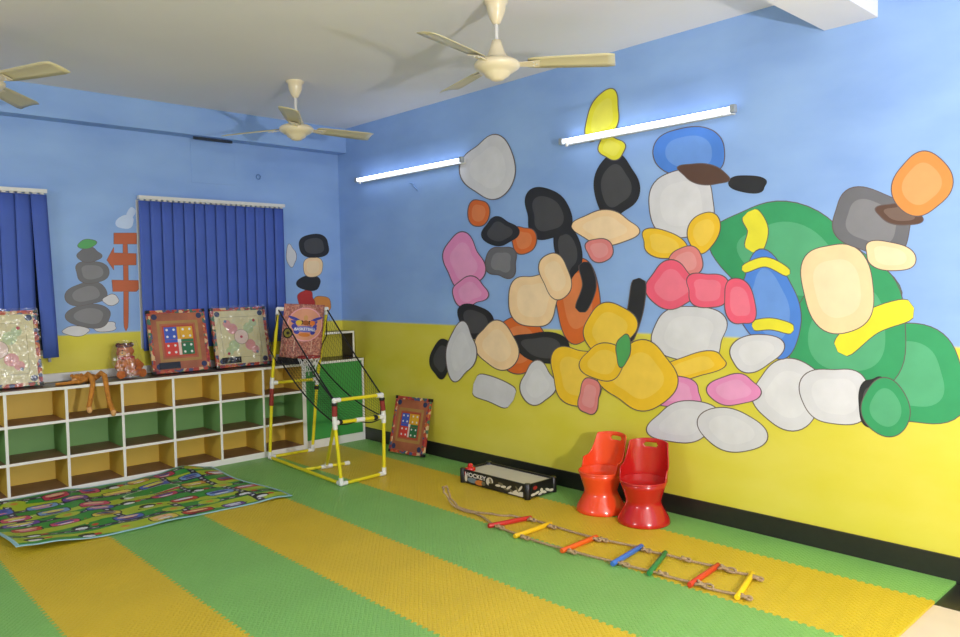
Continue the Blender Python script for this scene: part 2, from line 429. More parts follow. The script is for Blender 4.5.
# ------------------------------------------------------------------ painted wall decoration (plain rounded colour fields)
def paint_mat(name, rgb):
    return mat('paint_'+name, rgb, .5, noise=.05, nscale=9)
PC = dict(white=(208, 208, 214), black=(36, 36, 40), grey=(104, 104, 110), peach=(240, 206, 160), orange=(214, 104, 40), yellow=(234, 190, 40), lemon=(224, 216, 50),
          pink=(226, 140, 190), hot=(232, 92, 120), blue=(74, 128, 214), green=(50, 150, 96), ochre=(214, 138, 66), brown=(88, 62, 50), red=(176, 44, 44), line=(96, 84, 84),
          brick=(186, 92, 52), rose=(220, 130, 130), cloud=(190, 208, 240), leaf=(78, 160, 90))
def mural(name, shapes, axis, val, label, step=.00004, lw=1.0):
    b = MB(); lay = 0
    for s in shapes:
        kind, col = s[0], s[1]
        if kind == 'o':
            cx, cy, rx, ry, rot, seed = s[2:8]; rn = random.Random(seed)
            ph = [rn.uniform(0, 6.28) for _ in range(3)]; am = [rn.uniform(.02, .09) for _ in range(3)]
            loop = []
            for k in range(56):
                w = 2*PI*k/56; q = 1+sum(a_*math.cos((i+2)*w+p) for i, (a_, p) in enumerate(zip(am, ph)))
                loop.append((q*math.cos(w), q*math.sin(w)))
            c_, s_ = math.cos(rot), math.sin(rot)
            def pts(g): return [(cx+(u*(rx+g))*c_-(v*(ry+g))*s_, cy+(u*(rx+g))*s_+(v*(ry+g))*c_) for u, v in loop]
            outl, inn = pts(lw), pts(0)
        elif kind == 'p':
            inn = s[2]; mx = sum(p[0] for p in inn)/len(inn); my = sum(p[1] for p in inn)/len(inn)
            def grow(p):
                d = math.hypot(p[0]-mx, p[1]-my) or 1
                return (mx+(p[0]-mx)*(1+lw/d), my+(p[1]-my)*(1+lw/d))
            outl = [grow(p) for p in inn]
        else:  # ribbon along points with widths
            P = s[2]; Wd = s[3]; sm = []
            for i in range(len(P)-1):
                p0 = P[max(i-1, 0)]; p1 = P[i]; p2 = P[i+1]; p3 = P[min(i+2, len(P)-1)]
                for q in range(8):
                    t = q/8
                    sm.append(tuple(.5*((2*p1[k])+(-p0[k]+p2[k])*t+(2*p0[k]-5*p1[k]+4*p2[k]-p3[k])*t*t+(-p0[k]+3*p1[k]-3*p2[k]+p3[k])*t**3) for k in (0, 1)))
            sm.append(P[-1]); n = len(sm)
            def rib(g):
                l, r = [], []
                for i, p in enumerate(sm):
                    a_ = sm[max(i-1, 0)]; c2 = sm[min(i+1, n-1)]; dx, dy = c2[0]-a_[0], c2[1]-a_[1]; d = math.hypot(dx, dy) or 1
                    f = i/(n-1); e = math.sqrt(max(0, 1-(abs(2*f-1))**6)); w = Wd*e/2+g*.9
                    l.append((p[0]-dy/d*w, p[1]+dx/d*w)); r.append((p[0]+dy/d*w, p[1]-dx/d*w))
                return l, r
            for g, m in ((lw, 'line'), (0, col)):
                lay += 1; l, r = rib(g); vs = [at(*q, axis, val) for q in l+r]
                for q in vs: q[axis] -= lay*step
                b.add(vs, [[i, i+1, n+i+1, n+i] for i in range(n-1)], paint_mat(m, PC[m]))
            continue
        for lp, m in ((outl, 'line'), (inn, col)):
            if m == 'line' and col in ('cloud', 'black'): continue
            lay += 1; vs = [at(*q, axis, val) for q in lp]
            for q in vs: q[axis] -= lay*step
            if kind == 'p': b.add(vs, [list(range(len(vs)))], paint_mat(m, PC[m]))
            else:
                c0 = sum(vs)/len(vs); n = len(vs); b.add(vs+[c0], [[i, (i+1) % n, n] for i in range(n)], paint_mat(m, PC[m]))
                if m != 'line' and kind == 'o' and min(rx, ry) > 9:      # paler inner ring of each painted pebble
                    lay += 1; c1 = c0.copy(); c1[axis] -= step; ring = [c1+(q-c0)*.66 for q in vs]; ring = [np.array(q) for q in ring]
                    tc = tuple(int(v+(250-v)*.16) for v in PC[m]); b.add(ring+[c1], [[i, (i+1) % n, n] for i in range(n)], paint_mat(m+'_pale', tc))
    c = [0, 0, 0]
    vs = np.array(b.v); c = vs.mean(0); c[axis] = val
    return tag(b.build(name, origin=tuple(c)), label, 'mural')

BIG = [
 ('o', 'green', 905, 375, 62, 52, .35, 1), ('o', 'green', 800, 262, 92, 50, .35, 2), ('o', 'green', 850, 330, 60, 66, -.2, 3),
 ('r', 'lemon', [(748, 212), (758, 230), (752, 252)], 20), ('r', 'lemon', [(838, 352), (872, 322), (914, 308)], 24),
 ('o', 'peach', 838, 288, 36, 46, -.35, 4), ('o', 'grey', 872, 222, 40, 32, .3, 6), ('o', 'peach', 890, 256, 26, 14, .25, 7),
 ('o', 'brown', 900, 214, 24, 10, .15, 61), ('o', 'ochre', 922, 184, 28, 32, .2, 8),
 ('o', 'white', 790, 394, 38, 32, .05, 9), ('o', 'white', 836, 396, 34, 30, .05, 46), ('o', 'black', 872, 402, 14, 26, .1, 10), ('o', 'green', 886, 408, 24, 28, -.3, 44),
 ('o', 'blue', 770, 306, 30, 50, -.25, 11), ('r', 'lemon', [(742, 270), (766, 262), (790, 274)], 9), ('r', 'lemon', [(752, 326), (772, 324), (794, 330)], 11),
 ('o', 'blue', 690, 152, 36, 25, .2, 13), ('o', 'white', 682, 204, 34, 34, .1, 12), ('o', 'black', 748, 184, 20, 9, .1, 47), ('o', 'brown', 704, 174, 26, 9, .2, 63),
 ('o', 'yellow', 664, 244, 24, 13, .3, 48), ('o', 'yellow', 704, 232, 14, 22, .3, 49), ('o', 'rose', 686, 262, 16, 16, 0, 14), ('o', 'white', 756, 352, 26, 18, -.3, 15),
 ('o', 'white', 690, 334, 38, 28, .1, 16), ('o', 'hot', 672, 286, 26, 22, -.05, 17), ('o', 'hot', 708, 290, 22, 17, .2, 50), ('o', 'hot', 740, 302, 15, 24, -.3, 18),
 ('o', 'yellow', 694, 366, 32, 12, -.2, 21), ('o', 'pink', 676, 392, 26, 16, .1, 19), ('o', 'pink', 734, 390, 24, 16, -.1, 20),
 ('o', 'white', 684, 422, 34, 20, -.12, 51), ('o', 'white', 732, 430, 32, 22, .25, 22),
 ('o', 'black', 616, 186, 22, 32, .05, 23), ('o', 'lemon', 603, 116, 15, 26, .35, 25), ('o', 'lemon', 612, 148, 13, 11, 0, 26),
 ('o', 'orange', 578, 300, 22, 44, -.1, 28), ('o', 'peach', 606, 228, 32, 16, .05, 27), ('o', 'rose', 600, 250, 14, 11, .2, 29),
 ('o', 'orange', 520, 344, 28, 26, .2, 30), ('o', 'black', 568, 252, 13, 30, -.1, 52), ('o', 'black', 548, 214, 24, 26, -.2, 53), ('o', 'orange', 524, 240, 12, 14, 0, 54),
 ('o', 'black', 500, 232, 17, 15, .1, 55), ('o', 'grey', 502, 262, 15, 16, .1, 56),
 ('o', 'orange', 479, 213, 10, 14, 0, 31), ('o', 'white', 490, 168, 25, 32, .1, 57),
 ('o', 'peach', 534, 300, 24, 28, -.25, 32), ('o', 'peach', 556, 276, 15, 22, -.25, 58), ('o', 'black', 545, 348, 34, 15, .2, 33),
 ('o', 'pink', 464, 262, 20, 26, -.2, 35), ('o', 'pink', 470, 292, 17, 14, .2, 36),
 ('o', 'black', 476, 322, 20, 17, .2, 37), ('o', 'peach', 498, 346, 20, 24, -.4, 38), ('o', 'black', 442, 358, 11, 20, .1, 39),
 ('o', 'white', 461, 352, 14, 28, .1, 59), ('r', 'white', [(474, 384), (494, 390), (514, 400)], 24), ('o', 'white', 538, 384, 17, 20, .1, 40),
 ('r', 'black', [(584, 262), (590, 286), (580, 312)], 13), ('r', 'black', [(640, 278), (636, 310), (626, 342)], 15),
 ('o', 'yellow', 610, 330, 26, 26, .1, 41), ('o', 'yellow', 578, 376, 26, 30, -.3, 42), ('o', 'yellow', 640, 376, 36, 34, .3, 43), ('o', 'yellow', 604, 362, 22, 18, .1, 60),
 ('o', 'rose', 590, 396, 11, 17, .1, 64), ('o', 'leaf', 624, 350, 7, 15, .1, 65),
]
mural('wall_mural', BIG, 0, -.0008, 'large wall painting of overlapping rounded colour fields on the blue and yellow wall')
SIGN = [('r', 'brick', [(125, 236), (126, 284), (126, 331)], 4.5),
 ('p', 'brick', [(114, 233), (136.5, 233), (136.5, 244), (114, 244)]), ('p', 'brick', [(107, 260), (114, 247), (114, 253), (136, 253.5), (136, 265), (114, 265), (114, 270)]),
 ('p', 'brick', [(112, 280), (138.5, 280.5), (138.5, 289), (136, 291.5), (113, 291.5)])]
mural('signpost_painting', SIGN, 1, -.0008, 'painted orange-brown signpost with three boards beside the second blind', lw=.5)
G = [('o', 'white', 76, 331, 14, 4.5, 0, 9), ('o', 'white', 105, 327, 12, 4.5, -.1, 10), ('o', 'grey', 89, 316, 22, 12, .1, 3), ('o', 'grey', 86, 294, 20, 12, -.1, 14), ('o', 'white', 111, 300, 8, 5, 0, 11),
     ('o', 'grey', 92, 272, 17, 11, .1, 7), ('o', 'grey', 89, 255, 12, 7, 0, 17), ('o', 'leaf', 87, 244, 9, 4.5, -.1, 8)]
mural('pebble_painting', G, 1, -.0008, 'small wall painting of stacked grey and white pebbles left of the painted signpost', lw=.5)
R_ = [('o', 'ochre', 322, 304, 9, 8, 0, 6), ('o', 'red', 306, 299, 9, 8, .2, 5), ('o', 'black', 309, 283, 12, 8, .1, 3), ('o', 'peach', 313, 267, 10, 10, -.2, 4), ('o', 'black', 314, 246, 16, 12, .1, 12), ('o', 'white', 291, 256, 4.5, 11, -.1, 2)]
mural('pebble_painting', R_, 1, -.0008, 'small wall painting of black, red and orange pebbles above the basketball stand', lw=.4)
mural('cloud_painting', [('o', 'cloud', 125, 222, 9, 7, 0, 3), ('o', 'cloud', 131, 213, 4, 6, .4, 4)], 1, -.0008, 'small pale painted cloud puff above the painted signpost')

# ------------------------------------------------------------------ leaning game boards
FRP = speckle('printed_frame_pattern', [(176, 62, 46), (196, 104, 52), (70, 84, 124), (182, 70, 56), (214, 180, 136), (70, 112, 88), (150, 46, 56), (190, 84, 50)], 38, .3)
POCK = mat('navy_pocket', (40, 52, 92), .5)
def wrap_mat():
    if 'clear_wrap' in MATS: return MATS['clear_wrap']
    m = bpy.data.materials.new('clear_wrap'); m.use_nodes = True; nt = m.node_tree; L = nt.links; nt.nodes.clear()
    o = nt.nodes.new('ShaderNodeOutputMaterial'); t = nt.nodes.new('ShaderNodeBsdfTransparent'); g = nt.nodes.new('ShaderNodeBsdfGlossy'); mx = nt.nodes.new('ShaderNodeMixShader')
    g.inputs['Roughness'].default_value = .18; mx.inputs[0].default_value = .10
    n = nt.nodes.new('ShaderNodeTexNoise'); n.inputs['Scale'].default_value = 22; tc = nt.nodes.new('ShaderNodeTexCoord'); L.new(tc.outputs['Object'], n.inputs['Vector'])
    bp = nt.nodes.new('ShaderNodeBump'); bp.inputs['Strength'].default_value = 1; bp.inputs['Distance'].default_value = .02
    L.new(n.outputs['Fac'], bp.inputs['Height']); L.new(bp.outputs['Normal'], g.inputs['Normal'])
    L.new(t.outputs[0], mx.inputs[1]); L.new(g.outputs[0], mx.inputs[2]); L.new(mx.outputs[0], o.inputs['Surface'])
    MATS['clear_wrap'] = m; return m
def disc(b, cx, cz, r, y, m, n=24, r0=0, rz=None):
    rz = rz or r
    if r0:
        k = r0/r; vs = [(cx+r*f*math.cos(2*PI*i/n), y, cz+rz*f*math.sin(2*PI*i/n)) for f in (1, k) for i in range(n)]
        b.add(vs, [[i, (i+1) % n, n+(i+1) % n, n+i] for i in range(n)], m)
    else: b.add([(cx+r*math.cos(2*PI*i/n), y, cz+rz*math.sin(2*PI*i/n)) for i in range(n)], [list(range(n))], m)
def rect(b, x0, z0, x1, z1, y, m): b.add([(x0, y, z0), (x1, y, z0), (x1, y, z1), (x0, y, z1)], [[0, 1, 2, 3]], m)
def game_board(loc, yaw, tilt, W, Hh, kind, label, wrap):
    t = thing('game_board', label, 'game board', loc, rot=(-tilt, 0, yaw), local=True)
    fw = .026; x0, x1 = -W/2, W/2
    b = MB(); b.box((x0, 0, 0), (x1, .028, fw), FRP, {'+y': TOPB}); b.box((x0, 0, Hh-fw), (x1, .028, Hh), FRP, {'+y': TOPB})
    b.box((x0, 0, fw), (x0+fw, .028, Hh-fw), FRP); b.box((x1-fw, 0, fw), (x1, .028, Hh-fw), FRP)
    b.build('frame', t, bevel=.002)
    b = MB()
    for cx in (x0, x1):
        for cz in (0, Hh): b.box((cx-.0015-.022*(cx > 0), -.0015, cz-.0015-.022*(cz > 0) if cz else 0), (cx+.0015+.022*(cx < 0), .0295, (cz+.0015) if cz else .022), BLK)
    b.build('corner_cap', t)
    b = MB()
    I = .02; cx, cz = 0, Hh/2
    if kind == 'ludo':
        B0 = mat('ludo_ground', (166, 96, 66), .35, noise=.3, nscale=6); B1 = mat('ludo_olive', (170, 130, 70), .35, noise=.15); B2 = mat('ludo_brick', (178, 70, 48), .4)
        b.box((x0+fw, .004, fw), (x1-fw, .02, Hh-fw), B0)
        iw = W*.355; rect(b, -iw, cz-iw, iw, cz+iw, .0036, B1); iw -= .022; rect(b, -iw, cz-iw, iw, cz+iw, .0033, B0)
        iw = W*.275; rect(b, -iw, cz-iw, iw, cz+iw, .0030, B2)
        iw = W*.245; q = iw*.12
        cols = {(-1, 1): (60, 90, 190), (1, 1): (222, 168, 40), (-1, -1): (206, 60, 50), (1, -1): (36, 110, 70)}
        for (sx, sz), c in cols.items():
            m = mat('ludo_%d_%d' % (sx, sz), c, .4); rect(b, min(sx*q, sx*iw), cz+min(sz*q, sz*iw), max(sx*q, sx*iw), cz+max(sz*q, sz*iw), .0026, m)
            for ax in (.32, .8):
                for az in (.32, .8): disc(b, sx*iw*ax, cz+sz*iw*az, iw*.085, .0022, WHITE, 12)
        PL = mat('ludo_pale', (226, 196, 186), .4)
        rect(b, -q*.8, cz-iw, q*.8, cz-q, .0025, PL); rect(b, -iw, cz-q*.8, -q, cz+q*.8, .0025, mat('ludo_-1_1', (60, 90, 190)))
        rect(b, q, cz-q*.8, iw, cz+q*.8, .0025, mat('ludo_1_-1', (36, 110, 70))); rect(b, -q*.8, cz+q, q*.8, cz+iw, .0025, mat('ludo_1_1', (222, 168, 40)))
        rect(b, -q, cz-q, q, cz+q, .0022, WHITE)
    else:
        B0 = mat('carrom_ground', (214, 204, 160), .3, noise=.06, nscale=7); PK = mat('carrom_pink', (214, 150, 150), .35, noise=.1); GN = mat('carrom_green', (180, 196, 150), .35); RD = mat('carrom_red', (176, 40, 60), .35)
        LN = mat('carrom_line', (110, 100, 80), .4)
        b.box((x0+fw, .004, fw), (x1-fw, .02, Hh-fw), B0)
        for a0, m in ((PI/4, GN), (3*PI/4, PK), (5*PI/4, GN), (7*PI/4, PK)):
            for i, rr in enumerate((.10, .16)):
                c0 = (math.cos(a0)*rr*W/.48*1.0, cz+math.sin(a0)*rr*W/.48); disc(b, c0[0], c0[1], .045-.012*i, .0036-.0003*i, m, 20)
        disc(b, 0, cz, .062, .0030, LN, 32, .059); disc(b, 0, cz, .059, .0029, mat('carrom_centre', (226, 200, 190), .3), 32); disc(b, 0, cz, .012, .0026, RD, 16)
        for sx in (-1, 1):
            for sz in (-1, 1): disc(b, sx*W*.26, cz+sz*Hh*.27, .012, .0030, RD if sx*sz > 0 else mat('carrom_blue', (120, 140, 170), .4), 14)
        e = W*.33
        for (p0, p1) in (((-e, cz-e-.012), (e, cz-e-.010)), ((-e, cz+e+.010), (e, cz+e+.012)), ((-e-.012, cz-e), (-e-.010, cz+e)), ((e+.010, cz-e), (e+.012, cz+e))):
            rect(b, p0[0], p0[1], p1[0], p1[1], .0034, LN)
    b.build('playing_surface', t)
    for sx in (-1, 1):
        for sz in (-1, 1):
            k = MB(); disc(k, sx*(W/2-fw-.026), cz+sz*(Hh/2-fw-.026), .022, .0018, POCK); k.build('pocket', t)
    if kind == 'ludo' and wrap is None: pass
    if wrap is not None:
        MB().box((x0+.05, -.004, .032), (x0+.05+.16, .001, .082), mat('black_label', (30, 32, 40), .25)).build('black_pouch', t)
    if wrap:
        vs = []; n = 16
        for i in range(n+1):
            for j in range(n+1):
                fx, fz = i/n, j/n; e = min(fx, 1-fx, fz, 1-fz)
                vs.append((x0-.006+(W+.012)*fx, -.012-.008*math.sin(fx*19+fz*7)*math.sin(fz*17)*(e > .05), .002+(Hh+.012)*fz))
        MB().add(vs, [[i*(n+1)+j, (i+1)*(n+1)+j, (i+1)*(n+1)+j+1, i*(n+1)+j+1] for i in range(n) for j in range(n)], wrap_mat(), True).build('clear_wrap', t, fixn=False)
    return t
game_board((-2.79, -.205, .744), 0, .215, .50, .525, 'carrom', 'plastic-wrapped cream carrom board leaning on the shelf top at the left border', True)
game_board((-1.578, -.205, .744), 0, .215, .45, .49, 'ludo', 'reddish-brown ludo board leaning on the shelf top against the second blind', False)
game_board((-1.068, -.205, .744), 0, .215, .475, .49, 'carrom', 'plastic-wrapped cream carrom board on the shelf top between ludo board and basketball stand', True)
game_board((-.175, -1.15, .011), -PI/2+.14, .24, .39, .465, 'ludo', 'reddish-brown ludo board standing on the floor against the painted wall', None)

# ------------------------------------------------------------------ plush toys
FUR = mat('orange_fur', (196, 128, 50), .95, noise=.2, nscale=40, bump=.8, bscale=140)
FUR2 = mat('rust_fur', (190, 104, 48), .95, noise=.25, nscale=35, bump=.8, bscale=120)
PALE = mat('pale_paw', (224, 170, 110), .9)
DB = mat('dark_brown_plush', (92, 44, 30), .9, noise=.2, nscale=30)
EYE = mat('toy_eye', (16, 14, 14), .2)
c = at(96, 376, 2, .77); cx, cy = -2.255, -.285
t = thing('plush_toy', 'orange plush animal lying on the shelf edge with two long legs hanging down', 'soft toy', (cx, cy, .736))
MB().ell((cx-.02, cy+.02, .768), (.065, .05, .032), FUR).build('body', t)
hd = MB().ell((cx-.085, cy+.035, .770), (.036, .036, .033), FUR); hd.ell((cx-.108, cy+.012, .763), (.018, .018, .015), PALE); hd = hd.build('head', t)
for s in (-1, 1):
    MB().ell((cx-.085+s*.03, cy+.05, .792), (.012, .006, .012), FUR).build('ear', hd)
    MB().ell((cx-.102+s*.012, cy+.008, .780), (.0035, .0035, .0035), EYE, 8, 6).build('eye', hd)
MB().tube([(cx-.05, cy+.02, .772), (cx-.11, cy-.01, .752), (cx-.17, cy+.0, .748), (cx-.23, cy+.01, .747)], [.014, .013, .012, .011], FUR, 10).build('arm', t)
MB().tube([(cx-.04, cy-.02, .768), (cx-.08, cy-.03, .752), (cx-.10, cy-.0, .748), (cx-.14, cy+.04, .748)], [.014, .013, .012, .011], FUR, 10).build('arm', t)
for dx, fx, zz in ((-.03, -.055, .525), (.055, .100, .485)):
    lg = MB().tube([(cx+dx-.02, cy+.01, .772), (cx+dx, cy-.02, .800), (cx+dx+.012, cy-.055, .782), (cx+dx+.01, cy-.085, .735), (cx+(dx+fx)/2, cy-.088, .62), (cx+fx, cy-.09, zz+.05)],
                   [.018, .019, .019, .017, .016, .017], FUR, 12).build('leg', t)
    MB().ell((cx+fx+.003, cy-.098, zz+.035), (.017, .026, .024), PALE).build('foot', lg)
cx, cy, cz = -1.985, -.19, .742
t = thing('plush_toy', 'rust-coloured plush animal sitting in a crumpled clear bag beside the ludo board', 'soft toy', (cx, cy, cz))
wob = lambda d: 1+.06*math.sin(d.x*9+d.z*7)+.05*math.sin(d.y*11+d.z*5)
MB().ell((cx, cy, cz+.085), (.07, .062, .085), FUR2, 28, 18, bumpf=wob).build('body', t)
hd = MB().ell((cx-.012, cy-.005, cz+.192), (.058, .054, .055), FUR2, 28, 18, bumpf=wob); hd.ell((cx-.042, cy-.045, cz+.178), (.026, .026, .020), PALE)
hd = hd.build('head', t)
for s in (-1, 1):
    MB().ell((cx+s*.045-.01, cy+.005, cz+.238), (.020, .009, .018), DB).build('ear', hd)
    MB().ell((cx-.030+s*.018, cy-.052+s*.006, cz+.203), (.006, .006, .006), EYE, 10, 8).build('eye', hd)
MB().ell((cx-.052, cy-.066, cz+.184), (.007, .006, .005), EYE, 10, 8).build('nose', hd)
MB().lathe((cx-.012, cy, cz+.222), [(.052, 0), (.056, .008), (.038, .012), (.034, .028), (.001, .030)], DB, 20).build('hat', t)
MB().lathe((cx-.005, cy, cz+.135), [(.050, 0), (.058, .008), (.058, .016), (.048, .022)], mat('red_scarf', (176, 52, 46), .9), 20, cap=False).build('scarf', t)
for s in (-1, 1):
    MB().tube([(cx+s*.055, cy-.02, cz+.12), (cx+s*.082, cy-.05, cz+.085), (cx+s*.055, cy-.08, cz+.065)], [.022, .022, .02], FUR2, 12).build('arm', t)
    MB().tube([(cx+s*.035, cy-.03, cz+.034), (cx+s*.065, cy-.075, cz+.032), (cx+s*.078, cy-.105, cz+.032)], [.030, .029, .03], FUR2, 14).build('leg', t)
vs = []; n = 22; mm = 14
rb = random.Random(4)
for i in range(mm+1):
    f = i/mm
    for j in range(n):
        w = 2*PI*j/n; r = (.108+.012*math.sin(w*5+f*6)+rb.uniform(-.004, .004))*(1-.35*f) + (.05 if math.cos(w-PI*1.05) > .6 else 0)*math.sin(f*PI)
        vs.append((cx+r*math.cos(w), cy-.015+r*.98*math.sin(w)*.95, cz+.003+.268*f))
MB().add(vs, [[i*n+j, i*n+(j+1) % n, (i+1)*n+(j+1) % n, (i+1)*n+j] for i in range(mm) for j in range(n)], wrap_mat(), True).build('clear_bag', t, fixn=False)

# ------------------------------------------------------------------ basketball stand
P = lambda px, py, ax, v: Vector(at(px, py, ax, v))
RL0, RR0 = Vector((-1.005, -.455, .0185)), Vector((-.622, -.465, .0185))
FL0, FR0 = Vector((-1.057, -1.585, .0185)), Vector((-.679, -1.56, .0185))
FLm, FLt = P(334.7, 423, 1, -1.60), P(334.3, 400.5, 1, -1.61)
FRm, FRt = P(383.7, 416.5, 1, -1.575), P(381.5, 395, 1, -1.585)
RLj, RLt = P(272, 383, 1, -.52), P(278, 309, 1, -.62)
RRj, RRt = P(317.2, 379, 1, -.52), P(326.8, 309, 1, -.62)
MT, ME, MS = Vector((-.853, -1.06, .0185)), Vector((-.68, -1.09, .0185)), Vector((-1.030, -1.03, .0185))
st = thing('basketball_stand', 'yellow and white pipe toy basketball stand with black return net in front of the shelves', 'basketball hoop', (-.85, -1.0, 0))
PR = .0125
def pipe(a, b, m=YPIPE): MB().tube([a, b], PR, m, 12).build('pipe', st)
for a, b in ((RL0, RLj), (RLj, RLt), (RR0, RRj), (RRj, RRt), (RL0, RR0), (RL0, FL0), (FL0, FR0), (FL0, FLm), (FLm, FLt), (FR0, FRm), (FRm, FRt), (FLt, FRt), (FLm, FRm), (RLj, RRj), (MS, ME), (MT, FLm), (RLt, RRt)):
    pipe(a, b)
def joint(p, dirs, ln=.045):
    b = MB(); b.ell(p, (.018, .018, .018), WPIPE, 12, 8)
    for d in dirs: b.tube([p, p+(d-p).normalized()*ln], .0165, WPIPE, 12)
    b.build('joint', st)
joint(RL0, [RLj, RR0, FL0]); joint(RR0, [RRj, RL0]); joint(FL0, [FLm, FR0, RL0]); joint(FR0, [FRm, FL0]); joint(FLm, [FL0, FLt, FRm]); joint(FRm, [FR0, FRt, FLm])
joint(FLt, [FLm, FRt]); joint(FRt, [FRm, FLt]); joint(RLj, [RL0, RLt, RRj]); joint(RRj, [RR0, RRt, RLj]); joint(RLt, [RLj, RRt]); joint(RRt, [RRj, RLt]); joint(MT, [MS, ME, FLm]); joint(ME, [MT], .03)
mid = (FLm+FRm)/2; MB().tube([mid-(FRm-FLm).normalized()*.035, mid+(FRm-FLm).normalized()*.035], .0165, WPIPE, 12).build('joint', st)
for a, b in ((FLm, FLt), (FRm, FRt)):
    MB().tube([a.lerp(b, .30), a.lerp(b, .80)], .0185, REDF, 12).build('foam_sleeve', st)
MB().tube([RL0.lerp(RLj, .70), RL0.lerp(RLj, .93)], .0175, REDF, 12).build('foam_sleeve', st)
for a in (FLt.lerp(FLm, .18), FRt.lerp(FRm, .18), FLm.lerp(FRm, .10), FLm.lerp(FRm, .82), RRj.lerp(RR0, .12)):
    MB().ell(a, (.022, .022, .020), BLK, 10, 8).build('knob', st)
# backboard
BBM = speckle('backboard_print', [(170, 112, 98), (190, 124, 108), (150, 96, 90), (196, 140, 118), (160, 84, 76)], 90, .6)
yb = -.640
q = [P(284.5, 303.5, 1, yb), P(325, 305, 1, yb), P(320, 360, 1, yb+.01), P(279, 357.5, 1, yb+.01)]
def bb(u, v, d=0):   # u 0..1 left-right, v 0..1 top-bottom
    p = q[0].lerp(q[1], u).lerp(q[3].lerp(q[2], u), v)
    p.y += -.012*math.sin(u*PI)*math.sin(v*PI*.9) - .004*math.sin(u*11+v*3) - d
    return p
nu, nv = 16, 18
vs = [bb(i/nu, j/nv) for j in range(nv+1) for i in range(nu+1)]
b = MB().add(vs, [[j*(nu+1)+i, j*(nu+1)+i+1, (j+1)*(nu+1)+i+1, (j+1)*(nu+1)+i] for j in range(nv) for i in range(nu)], BBM, True)
bbo = b.build('backboard', st, solid=.002, fixn=False)
def bdisc(b, cu, cv, ru, rv, d, m, rot=0, n=28, hole=0):
    c_, s_ = math.cos(rot), math.sin(rot)
    def e(k, w): uu, vv = ru*k*math.cos(w), rv*k*math.sin(w); return bb(cu+uu*c_-vv*s_, cv+uu*s_+vv*c_, d)
    if hole: b.add([e(1, 2*PI*i/n) for i in range(n)]+[e(hole, 2*PI*i/n) for i in range(n)], [[i, (i+1) % n, n+(i+1) % n, n+i] for i in range(n)], m)
    else:
        vs = [bb(cu, cv, d)]+[e(k, 2*PI*i/n) for k in (.5, 1) for i in range(n)]
        b.add(vs, [[0, 1+i, 1+(i+1) % n] for i in range(n)]+[[1+i, 1+n+i, 1+n+(i+1) % n, 1+(i+1) % n] for i in range(n)], m)
b = MB(); mk = lambda n_, c_: mat('print_'+n_, c_, .6)
bdisc(b, .53, .37, .44, .31, .004, mk('salmon', (214, 150, 120))); bdisc(b, .53, .37, .44, .31, .0045, mk('pink_ring', (226, 160, 170)), hole=.93)
for s in (-1, 1):
    for k, (uu, vv, ru, rv) in enumerate(((.27, -.10, .16, .028), (.24, -.03, .12, .030), (.25, .05, .08, .05), (.20, .13, .07, .05))):
        bdisc(b, .53+s*uu, .37+vv, ru, rv, .0052+.0003*k, mk('royal', (62, 64, 160)), rot=s*-.25)
for uu, c_ in ((-.16, (214, 180, 60)), (0, (150, 80, 30)), (.17, (220, 120, 50))): bdisc(b, .53+uu, .34, .075, .045, .0068, mk('ball%d' % (uu*100), c_))
bdisc(b, .44, .335, .04, .04, .0064, mk('dark', (40, 36, 30))); bdisc(b, .62, .335, .04, .035, .0064, mk('dark', (40, 36, 30)))
bdisc(b, .53, .25, .05, .05, .0060, mk('tan', (200, 150, 90)))
bdisc(b, .53, .455, .27, .055, .0072, mk('banner_blue', (96, 104, 190)))
bdisc(b, .52, .56, .14, .035, .0066, mk('orange', (206, 120, 50)))
b.build('printed_emblem', bbo)
b = MB(); text_mesh(b, 'BASKETBALL', .064, lambda u, v: bb(.53+u*1.42, .455-v*1.1+.35*u*u, .009), WHITE); b.build('lettering', bbo)
b = MB()
for u0, v0, u1, v1 in ((.30, .66, .74, .668), (.30, .86, .74, .868), (.30, .66, .315, .868), (.725, .66, .74, .868)):
    b.add([bb(u0, v0, .005), bb(u1, v0, .005), bb(u1, v1, .005), bb(u0, v1, .005)], [[0, 1, 2, 3]], mk('target_line', (226, 190, 170)))
b.build('target_square', bbo)
b = MB(); bdisc(b, .13, .54, .12, .10, .006, BLK); bdisc(b, .13, .54, .09, .075, .0075, mk('badge_olive', (140, 130, 40))); bdisc(b, .13, .54, .04, .03, .009, BLK); b.build('round_badge', bbo)
b = MB(); z0 = bb(0, 1).z
b.prism([bb(-.04, .985, .003), bb(.62, 1.0, .003), bb(.62, 1.10, .003), bb(-.04, 1.12, .003)], (0, .004, 0), mat('black_cloth', (22, 20, 26), .9)); b.build('black_hem', st)
